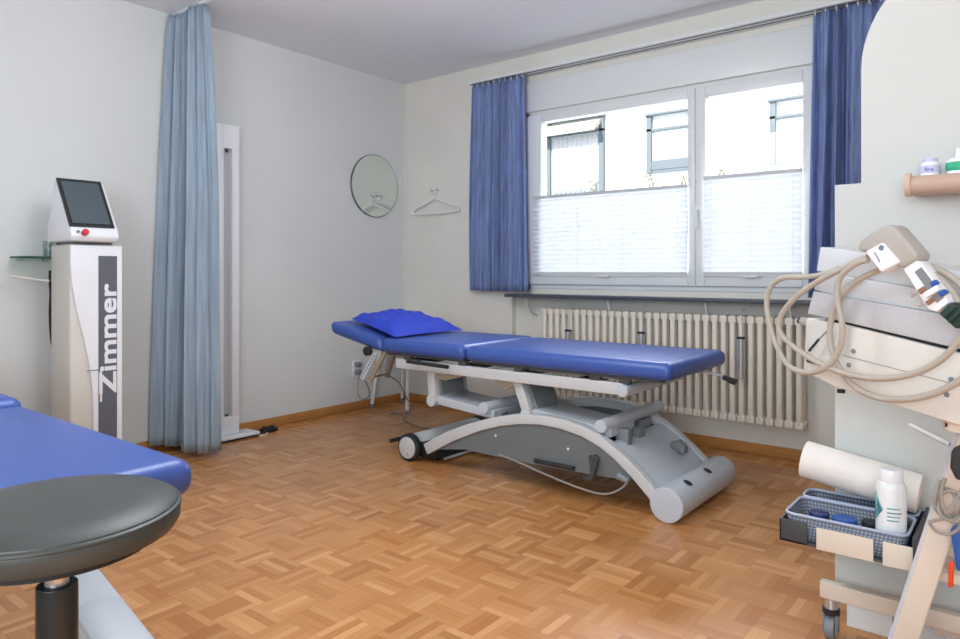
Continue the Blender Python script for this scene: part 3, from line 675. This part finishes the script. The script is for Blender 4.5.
for k in range(5):
    a = k*2*PI/5+.3; dx, dy = math.cos(a), math.sin(a)
    l = B().tube([(sx+dx*.03, sy+dy*.03, .10), (sx+dx*.14, sy+dy*.14, .09), (sx+dx*.21, sy+dy*.21, .068)], .014, res=4).build('leg', M_['stem'], t)
    cx, cyy = sx+dx*.21, sy+dy*.21
    B().cyl((cx-dy*.012, cyy+dx*.012, .025), (cx+dy*.012, cyy-dx*.012, .025), .025).build('caster', M_['dark'], l, bevel=.003)

# ---------------- trolley against the partition ----------------
tr = thing('equipment_trolley', 'cream metal trolley with slanting post standing against the partition', 'trolley', (-.2, 1.95, 0))
n_y = Vector((0, 1, 0))
# slanting post: pixel outline on its own vertical plane
pl = Vector((0, 1.80, 0))
post = [onp(x, y, pl, n_y) for x, y in ((888, 650), (916, 650), (989, 430), (959, 430))]
B().prism(post, (0, .05, 0)).build('slanting_post', M_['troll'], tr, bevel=.004)
pe = [onp(x, y, pl, n_y) for x, y in ((884, 650), (888.5, 650), (959.5, 430), (955.5, 430))]
B().prism([p_+Vector((0, .004, 0)) for p_ in pe], (0, .06, 0)).build('post_edge', M_['steel'], tr)
lowL = [onp(x, y, pl, n_y) for x, y in ((888, 650), (916, 650))]
dxz = Vector((post[0].x-post[3].x, 0, post[0].z-post[3].z)).normalized()
f1 = lowL[0]+dxz*(lowL[0].z-.1)/abs(dxz.z); f2 = lowL[1]+dxz*(lowL[1].z-.1)/abs(dxz.z)
B().prism([lowL[0], lowL[1], f2, f1], (0, .05, 0)).build('slanting_post', M_['troll'], tr, bevel=.004)
B().box(-.456, .35, 2.045, 2.075, .11, .153).build('base_rail', M_['troll'], tr, bevel=.003)
B().box(-.30, .35, 1.60, 1.63, .10, .135).build('base_rail', M_['troll'], tr, bevel=.003)
B().box(-.12, -.06, 1.62, 2.045, .10, .14).build('base_rail', M_['troll'], tr, bevel=.003)
B().box(-.20, .4, 2.09, 2.12, .075, .10).build('base_rail', M_['troll'], tr, bevel=.003)
for x, y in ((-.43, 2.06), (-.27, 1.615), (.32, 1.615), (.32, 2.06)):
    c_ = B().cyl((x, y, .085), (x, y, .11), .018, seg=24).build('caster', M_['chrome'], tr)
    B().cyl((x, y, .07), (x, y, .084), .022, seg=24).build('caster_collar', M_['dark'], c_)
    B().box(x-.018, x-.012, y-.016, y+.016, .02, .072).box(x+.012, x+.018, y-.016, y+.016, .02, .072).build('caster_fork', M_['steelm'], c_)
    B().cyl((x-.011, y, .033), (x+.011, y, .033), .0325, seg=28).build('caster_wheel', M_['steelm'], c_)
# bin tray
X0, X1, Y0, Y1, Z0, Z1 = -.512, -.215, 1.872, 2.145, .305, .366
b = B(); b.box(X0, X1, Y0, Y1, Z0, Z0+.006); b.box(X0, X0+.005, Y0, Y1, Z0, Z1-.006); b.box(X1-.006, X1, Y0, Y1, Z0, Z1+.012); b.box(X0, X1, Y1-.005, Y1, Z0, Z1); b.box(X0, X0+.066, Y0, Y0+.005, Z0, Z1-.006)
b.build('tray', M_['bin'], tr, bevel=.0015)
B().box(X0+.088, X0+.213, Y0-.004, Y0, Z0-.002, Z0+.052).build('tray_lip', M_['troll'], tr, bevel=.0015)
B().box(X0+.232, X1-.004, Y0-.004, Y0, Z0-.004, Z0+.052).build('tray_lip', M_['troll'], tr, bevel=.0015)
for ya_ in (1.90, 2.08): B().box(X1-.02, -.03, ya_, ya_+.03, Z0-.02, Z0).build('tray_arm', M_['troll'], tr)
B().tube([P(909, 424, 1.80), P(953, 446, 1.74), P(958, 452, 1.73)], .006, res=1).build('side_arm', M_['devwhite'], tr)
B().cyl(P(952, 445, 1.735), P(952, 445, 1.715), .007).build('arm_screw', M_['steelm'], tr)
def basketbuild(lab, x0_, x1_, ya, yb, z0_, z1_):
    t = thing('storage_basket', lab, 'basket', ((x0_+x1_)/2, (ya+yb)/2, z0_), 'baskets on the trolley tray')
    def rr(x0, x1, y0, y1, r):
        q = []
        for cx, cy, a0 in ((x1-r, y1-r, 0), (x0+r, y1-r, 90), (x0+r, y0+r, 180), (x1-r, y0+r, 270)):
            for k in range(6): a = math.radians(a0+k*18); q.append((cx+r*math.cos(a), cy+r*math.sin(a)))
        return q
    o1 = rr(x0_+.012, x1_-.012, ya+.012, yb-.012, .018); o2 = rr(x0_, x1_, ya, yb, .022)
    b = B(); A1 = [b.bm.verts.new((x, y, z0_)) for x, y in o1]; A2 = [b.bm.verts.new((x, y, z1_)) for x, y in o2]
    b.bm.faces.new(A1[::-1]); nn_ = len(o1)
    for i in range(nn_): b.bm.faces.new([A1[i], A1[(i+1)%nn_], A2[(i+1)%nn_], A2[i]])
    b.build('perforated_wall', M_['perf'], t, solid=.002)
    b = B(); b.tube([(x, y, z1_) for x, y in o2]+[(o2[0][0], o2[0][1], z1_)], .0035, seg=8, res=1); b.build('rim', M_['basket'], t)
basketbuild('blue grey perforated basket at the front of the trolley tray, holding bottle and jars', -.502, -.232, 1.884, 2.045, .312, .374)
basketbuild('blue grey perforated basket at the back of the trolley tray under the paper roll', -.502, -.232, 2.052, 2.135, .312, .374)
# paper roll resting on the back basket
pc0 = Vector((-.502, 2.075, .472)); pc1 = Vector((-.222, 2.075, .426)); rd = (pc1-pc0).normalized()
t = thing('paper_roll', 'white paper roll resting across the back basket', 'paper roll', (-.36, 2.075, .38))
ro = .050
pp = [(.014, 0), (ro-.002, 0), (ro, .002), (ro, .276), (ro-.002, .278), (.014, .278)]
B().lathe(pp, pc0, seg=48, axis=rd).build('paper', M_['paper'], t)
B().cyl(pc0-rd*.001, pc0+rd*.02, .0145).build('core', M_['tan'], t)
# spray / gel bottle
bx_, by_ = -.272, 1.935
t = thing('gel_bottle', 'white plastic bottle with teal label standing in the front basket', 'bottle', (bx_, by_, .3135))
B().lathe([(.001, 0), (.030, 0), (.033, .004), (.033, .156), (.0315, .163), (.0275, .170), (.025, .173)], (bx_, by_, .3135), seg=40).build('bottle_body', M_['white'], t)
B().lathe([(.0255, .171), (.0262, .173), (.0258, .199), (.024, .202), (.001, .2025)], (bx_, by_, .3135), seg=36).build('bottle_cap', M_['devwhite'], t)
def wrap(name, pts2, m, r=.0334, th=.0004):
    # patch on the bottle: (angle offset, height) polygon, as a curved strip
    b = B(); a0 = math.atan2(-by_, -bx_)
    def q(a, h, rr_): return (bx_+rr_*math.cos(a0+a), by_+rr_*math.sin(a0+a), .3135+h)
    V = [b.bm.verts.new(q(a, h, r)) for a, h in pts2]; b.bm.faces.new(V)
    return b.build(name, m, t, solid=th)
wrap('label_diamond', [(-1.25, .150), (-.95, .135), (-.50, .108), (-.95, .088), (-1.25, .078)], M_['teal'], .0345)
for k, (h, L_) in enumerate(((.112, .85), (.102, .95), (.093, .85), (.084, .75))):
    b = B(); a0 = math.atan2(-by_, -bx_)
    b.grid(lambda u, v: (bx_+.0336*math.cos(a0-.25+u*L_), by_+.0336*math.sin(a0-.25+u*L_), .3135+h+.0028*v), 10, 1).build('label_line', M_['teal'] if k != 1 else M_['inkg'], t, solid=.0003)
for i, (x, y, r, m, lab) in enumerate(((-.435, 1.95, .024, 'jar', 'round dark jar at the left in the front basket'), (-.375, 1.945, .028, 'bluep', 'round jar with blue lid left of the white bottle'), (-.322, 1.96, .018, 'dark', 'small black jar just left of the white bottle'), (-.247, 2.005, .018, 'dark', 'small black jar right of the white bottle'))):
    t = thing('jar', lab, 'jar', (x, y, .3135), 'jars in the front basket')
    B().cyl((x, y, .3135), (x, y, .358), r*.95, seg=28).build('jar_body', M_['jar'], t, bevel=.002)
    B().cyl((x, y, .358), (x, y, .372), r, seg=28).build('jar_lid', M_[m], t, bevel=.003)

# ---------------- ultrasound device on the post ----------------
D = Vector((.875, -.466, -.1275)).normalized(); Nn = Vector((-.466, -.875, 0)).normalized()   # along the front, out of the front
O = P(805, 372, 1.75)
dev = thing('ultrasound_unit', 'cream and grey ultrasound therapy unit mounted tilted before the partition', 'medical device', O+Vector((.2, 0, -.1)))
def slab(name, pp_, off, depth, m, parent=dev, bevel=.003):
    q = [onp(x, y, O+Nn*off, Nn) for x, y in pp_]
    return B().prism(q, -Nn*depth).build(name, M_[m], parent, bevel=bevel)
slab('lower_housing', [(806, 318), (844, 324.5), (1010, 366), (1010, 441.5), (833, 386), (803, 371)], 0, .12, 'device')
slab('middle_gap', [(820, 312), (1000, 342), (1000, 366), (830, 322)], -.012, .10, 'dark')
slab('upper_housing', [(813, 291), (841, 297), (1010, 326), (1010, 361), (844, 322), (807, 314)], .004, .12, 'grille')
slab('side_panel', [(818, 272), (847, 276.5), (1010, 304), (1010, 325), (841, 296.5), (813.5, 290)], -.006, .10, 'cover2')
slab('top_cover', [(820, 247), (846, 250), (1010, 281), (1010, 303.5), (847, 276), (816, 271)], -.014, .09, 'cover2')
for px, py in ((853.5, 351), (849, 365), (951.5, 379.5), (947, 394.6)):
    c_ = onp(px, py, O, Nn); B().cyl(c_-Nn*.002, c_+Nn*.003, .0055, seg=14).build('housing_screw', M_['steelm'], dev, bevel=.001)
B().prism([onp(x, y, O+Nn*.0005, Nn) for x, y in ((842, 354.6), (1010, 398), (1010, 398.8), (842, 355.4))], Nn*.0006).build('housing_seam', M_['gcord'], dev)
c0_ = onp(806, 322, O-Nn*.03, Nn)
B().cyl(c0_-D*.012, c0_+D*.05, .011).build('pivot_pin', M_['gun'], dev)
B().cyl(c0_-D*.022, c0_-D*.010, .008).build('pin_end', M_['darkm'], dev)
for px, py in ((841, 389.5), (950, 423)):
    c_ = onp(px, py, O-Nn*.03, Nn); B().cyl(c_, c_+Vector((0, 0, -.008)), .009).build('rubber_foot', M_['dark'], dev)
B().tube([onp(831, 327, O+Nn*.012, Nn), onp(819, 339, O+Nn*.015, Nn)], .0018, seg=8, res=1).build('antenna_lead', M_['steelm'], dev)
B().tube([onp(819, 339, O+Nn*.015, Nn), onp(809, 351, O+Nn*.018, Nn)], .003, seg=8, res=1).build('antenna_tip', M_['dark'], dev)
B().cyl(onp(960, 430, O-Nn*.05, Nn), onp(965, 350, O-Nn*.05, Nn), .03).build('mounting_neck', M_['troll'], dev)

# handpiece with its hoses
hp = thing('handpiece', 'greige applicator handpiece with coiled hoses hung over the ultrasound unit', 'handpiece', onp(885, 250, O+Nn*.05, Nn))
def hslab(name, pp_, off, depth, m, parent=hp, bevel=.003, seg=3):
    q = [onp(x, y, O+Nn*off, Nn) for x, y in pp_]
    return B().prism(q, -Nn*depth).build(name, M_[m], parent, bevel=bevel, seg=seg)
gun = hslab('grip', [(856.5, 249), (860, 240), (870, 232), (882, 226), (889, 225), (895, 228), (917, 254), (916, 260), (903, 268), (895, 266), (880, 250), (862, 252)], .075, .045, 'gun', bevel=.008, seg=4)
lb = hslab('label_box', [(864.4, 251.7), (881.7, 242.5), (899, 262), (880.7, 272.6)], .082, .04, 'devwhite', bevel=.004)
c_ = onp(881.3, 247.8, O+Nn*.0822, Nn)
B().lathe([(.0045, 0), (.0062, 0), (.0062, .0005), (.0045, .0005)], c_, seg=20, axis=Nn).build('round_mark', M_['inkg'], lb)
B().prism([onp(x, y, O+Nn*.0822, Nn) for x, y in ((874, 252.6), (875, 252), (880.3, 261.6), (879.3, 262.3))], Nn*.0004).build('small_print', M_['inkg'], lb)
ad = hslab('adapter_block', [(903, 269), (913.5, 260), (920, 262), (945, 296), (948, 303), (936.5, 312), (928, 309)], .07, .03, 'devwhite', bevel=.002)
hslab('adapter_recess', [(914.5, 272), (921, 267), (944, 297), (937, 303)], .0715, .003, 'steelm', ad, bevel=0)
for pp_ in (((929.5, 283), (934, 279.5), (937.5, 283), (932, 287)), ((937.5, 293), (943, 289), (946.5, 292.5), (941, 296.5))): hslab('blue_button', pp_, .078, .01, 'bluep', ad, bevel=.001)
hslab('cross_clip', [(922.5, 293.5), (936, 285), (939, 290), (925.5, 298)], .08, .012, 'devwhite', ad, bevel=.001)
for pp_, tip in ((((917, 290), (923, 286), (926, 290), (920, 294.5)), (912.5, 295)), (((924.5, 302), (932, 296.5), (935, 300.5), (927.5, 305.5)), (920.5, 304.5))):
    hslab('contact', pp_, .074, .014, 'brown', ad, bevel=.001)
    a_ = onp(pp_[0][0]+2, pp_[0][1]+2, O+Nn*.067, Nn); b__ = onp(tip[0], tip[1], O+Nn*.067, Nn)
    B().cyl(a_, b__, .0028, seg=10).cyl(b__, b__+(b__-a_).normalized()*.003, .0045, seg=10).build('contact_pin', M_['chrome'], ad)
hslab('connector', [(938.5, 313.5), (951, 302), (968, 318), (956, 329)], .075, .03, 'green', bevel=.002)
for f_ in (.2, .5, .8): hslab('connector_rib', [(938.5+17.5*f_, 313.5+15.5*f_), (951+17*f_, 302+16*f_), (953+17*f_, 304+16*f_), (940.5+17.5*f_, 315.5+15.5*f_)], .079, .01, 'green', bevel=.001)
def hose(pp_, off, off2=None, m='cord', r=.0068, name='hose'):
    off2 = off if off2 is None else off2; n_ = len(pp_)
    q = [onp(x, y, O+Nn*(off+(off2-off)*i/(n_-1)), Nn) for i, (x, y) in enumerate(pp_)]
    return B().tube(q, r, seg=12, res=6).build(name, M_[m], hp)
hose([(868, 257), (855, 262), (843, 268.5), (819, 280.6), (795, 298), (780.5, 317), (781, 334), (802, 353), (829.5, 368), (860.5, 377), (891.5, 378), (919, 371.8), (943, 358), (960, 339), (978, 312), (985, 290)], .05, .045)
hose([(839, 269), (818, 275.5), (800, 277), (785, 277.5), (773, 284), (766.8, 299), (769, 320), (776, 344), (788, 365), (805.4, 372.5), (822.6, 369), (834.7, 358), (841.5, 341), (842, 323.6), (838, 303), (837.4, 285.7), (843, 273.7), (857, 263), (868, 260)], .03, .066)
hose([(882, 268), (876, 271.3), (857, 280.6), (841.5, 296), (832, 316.7), (830, 340.8), (838, 365), (853.6, 385.6), (877.7, 397.6), (905, 399.3), (932.8, 394), (960, 380.4), (985, 360)], .028, .028)
hose([(912, 260), (922.4, 263.4), (943, 272), (960, 284), (980, 306)], .03, .03)
hose([(918, 266), (938, 277), (955, 296), (968, 325)], .045, .045, r=.006)
hose([(808, 360), (821, 363.5)], .036, .036, 'darkm', .006, 'hose_plug')
cb_ = B()
q = [onp(x, y, Vector((0, 1.74, 0)), n_y) for x, y in ((940, 480), (936, 492), (935, 505), (941, 514), (952, 516), (958, 508), (955, 495), (946, 488), (939, 497), (940, 511), (950, 519), (961, 514), (962, 500), (955, 490), (944, 492), (938, 504), (946, 518), (958, 520), (966, 510))]
for i, p_ in enumerate(q): p_.y += -.012*((i*7) % 4)/3
cb_.tube(q, .004, seg=8, res=6)
q = [onp(x, y, Vector((0, 1.73, 0)), n_y) for x, y in ((945, 478), (941, 496), (948, 512), (964, 486), (975, 470))]
cb_.tube(q, .004, seg=8, res=6)
q = [onp(x, y, Vector((0, 1.75, 0)), n_y) for x, y in ((929, 522), (936, 531), (950, 534), (960, 526), (953, 518), (938, 520), (929, 522))]
cb_.tube(q, .0035, seg=8, res=6)
tag(cb_.build('cable_bundle', M_['gcord']), 'tangled grey cable bundle tied on the trolley post', 'cable')
q = [onp(x, y, Vector((0, 1.72, 0)), n_y) for x, y in ((951, 452), (972, 444), (972, 482), (956, 480), (950, 468))]
tag(B().prism(q, (0, .05, 0)).build('power_adapter', M_['dark'], bevel=.004), 'black power adapter at the right edge above the cable bundle', 'adapter')
q = [onp(x, y, Vector((0, 1.76, 0)), n_y) for x, y in ((950, 530), (972, 518), (972, 576), (956, 570))]
tag(B().prism(q, (0, .03, 0)).build('blue_clamp', M_['bluep'], bevel=.004), 'blue plastic clamp at the right edge below the cables', 'clamp')
q = [onp(x, y, Vector((0, 1.74, 0)), n_y) for x, y in ((948, 563), (954, 562), (953, 588), (948, 588))]
tag(B().prism(q, (0, .015, 0)).build('red_clamp', M_['orange'], bevel=.003), 'red plastic clamp hanging below the cables', 'clamp')

# ---------------- wooden shelf with jars on the partition ----------------
t = thing('wooden_shelf', 'small round-nosed wooden shelf on the partition at right', 'shelf', (-.1, 2.1, 1.18))
nose = [(2.06+.024*math.cos(a), 1.210+.024*math.sin(a)) for a in [math.radians(k) for k in range(62, 300, 14)]]
B().yz(nose+[(2.153, 1.190), (2.153, 1.231)], -.245, .5).build('shelf_board', M_['wood'], t, bevel=.002)
B().cyl((-.258, 2.064, 1.212), (-.244, 2.064, 1.212), .030, seg=36).build('shelf_end', M_['woodend'], t, bevel=.003)
for x, r, h, lab, m2, cm in ((-.208, .022, .040, 'small pale lilac jar on the wooden shelf', 'lilac', 'devwhite'), (-.148, .027, .044, 'white bottle with green label on the wooden shelf', 'tealj', 'white')):
    j = thing('cosmetic_jar', lab, 'jar', (x, 2.10, 1.2315), 'jars on the wooden shelf')
    B().lathe([(.001, 0), (r-.002, 0), (r, .002), (r, h-.006), (r*.7, h), (.001, h)], (x, 2.10, 1.2315), seg=32).build('jar_body', M_[cm], j)
    B().lathe([(r+.0002, h*.25), (r+.0008, h*.27), (r+.0008, h*.72), (r+.0002, h*.74)], (x, 2.10, 1.2315), seg=32).build('jar_label', M_[m2], j)
    if m2 == 'tealj': B().cyl((x, 2.10, 1.2315+h), (x, 2.10, 1.2315+h+.025), .008, .005).build('nozzle', M_['white'], j)
    else:
        B().cyl((x, 2.10, 1.2315+h), (x, 2.10, 1.2315+h+.008), r*.75).build('jar_lid', M_['lilac'], j)
        q0 = Vector((x, 2.10, 1.246)); dd = Vector((-x, -2.1, 0)).normalized(); rt = Vector((-dd.y, dd.x, 0))
        text('fine', .014, 'jar_print', M_['ink'], j, (rt, Vector((0, 0, 1)), dd), q0+dd*(r+.0012)-rt*.013)

for o in bpy.data.objects:
    if '_o' in o: del o['_o']
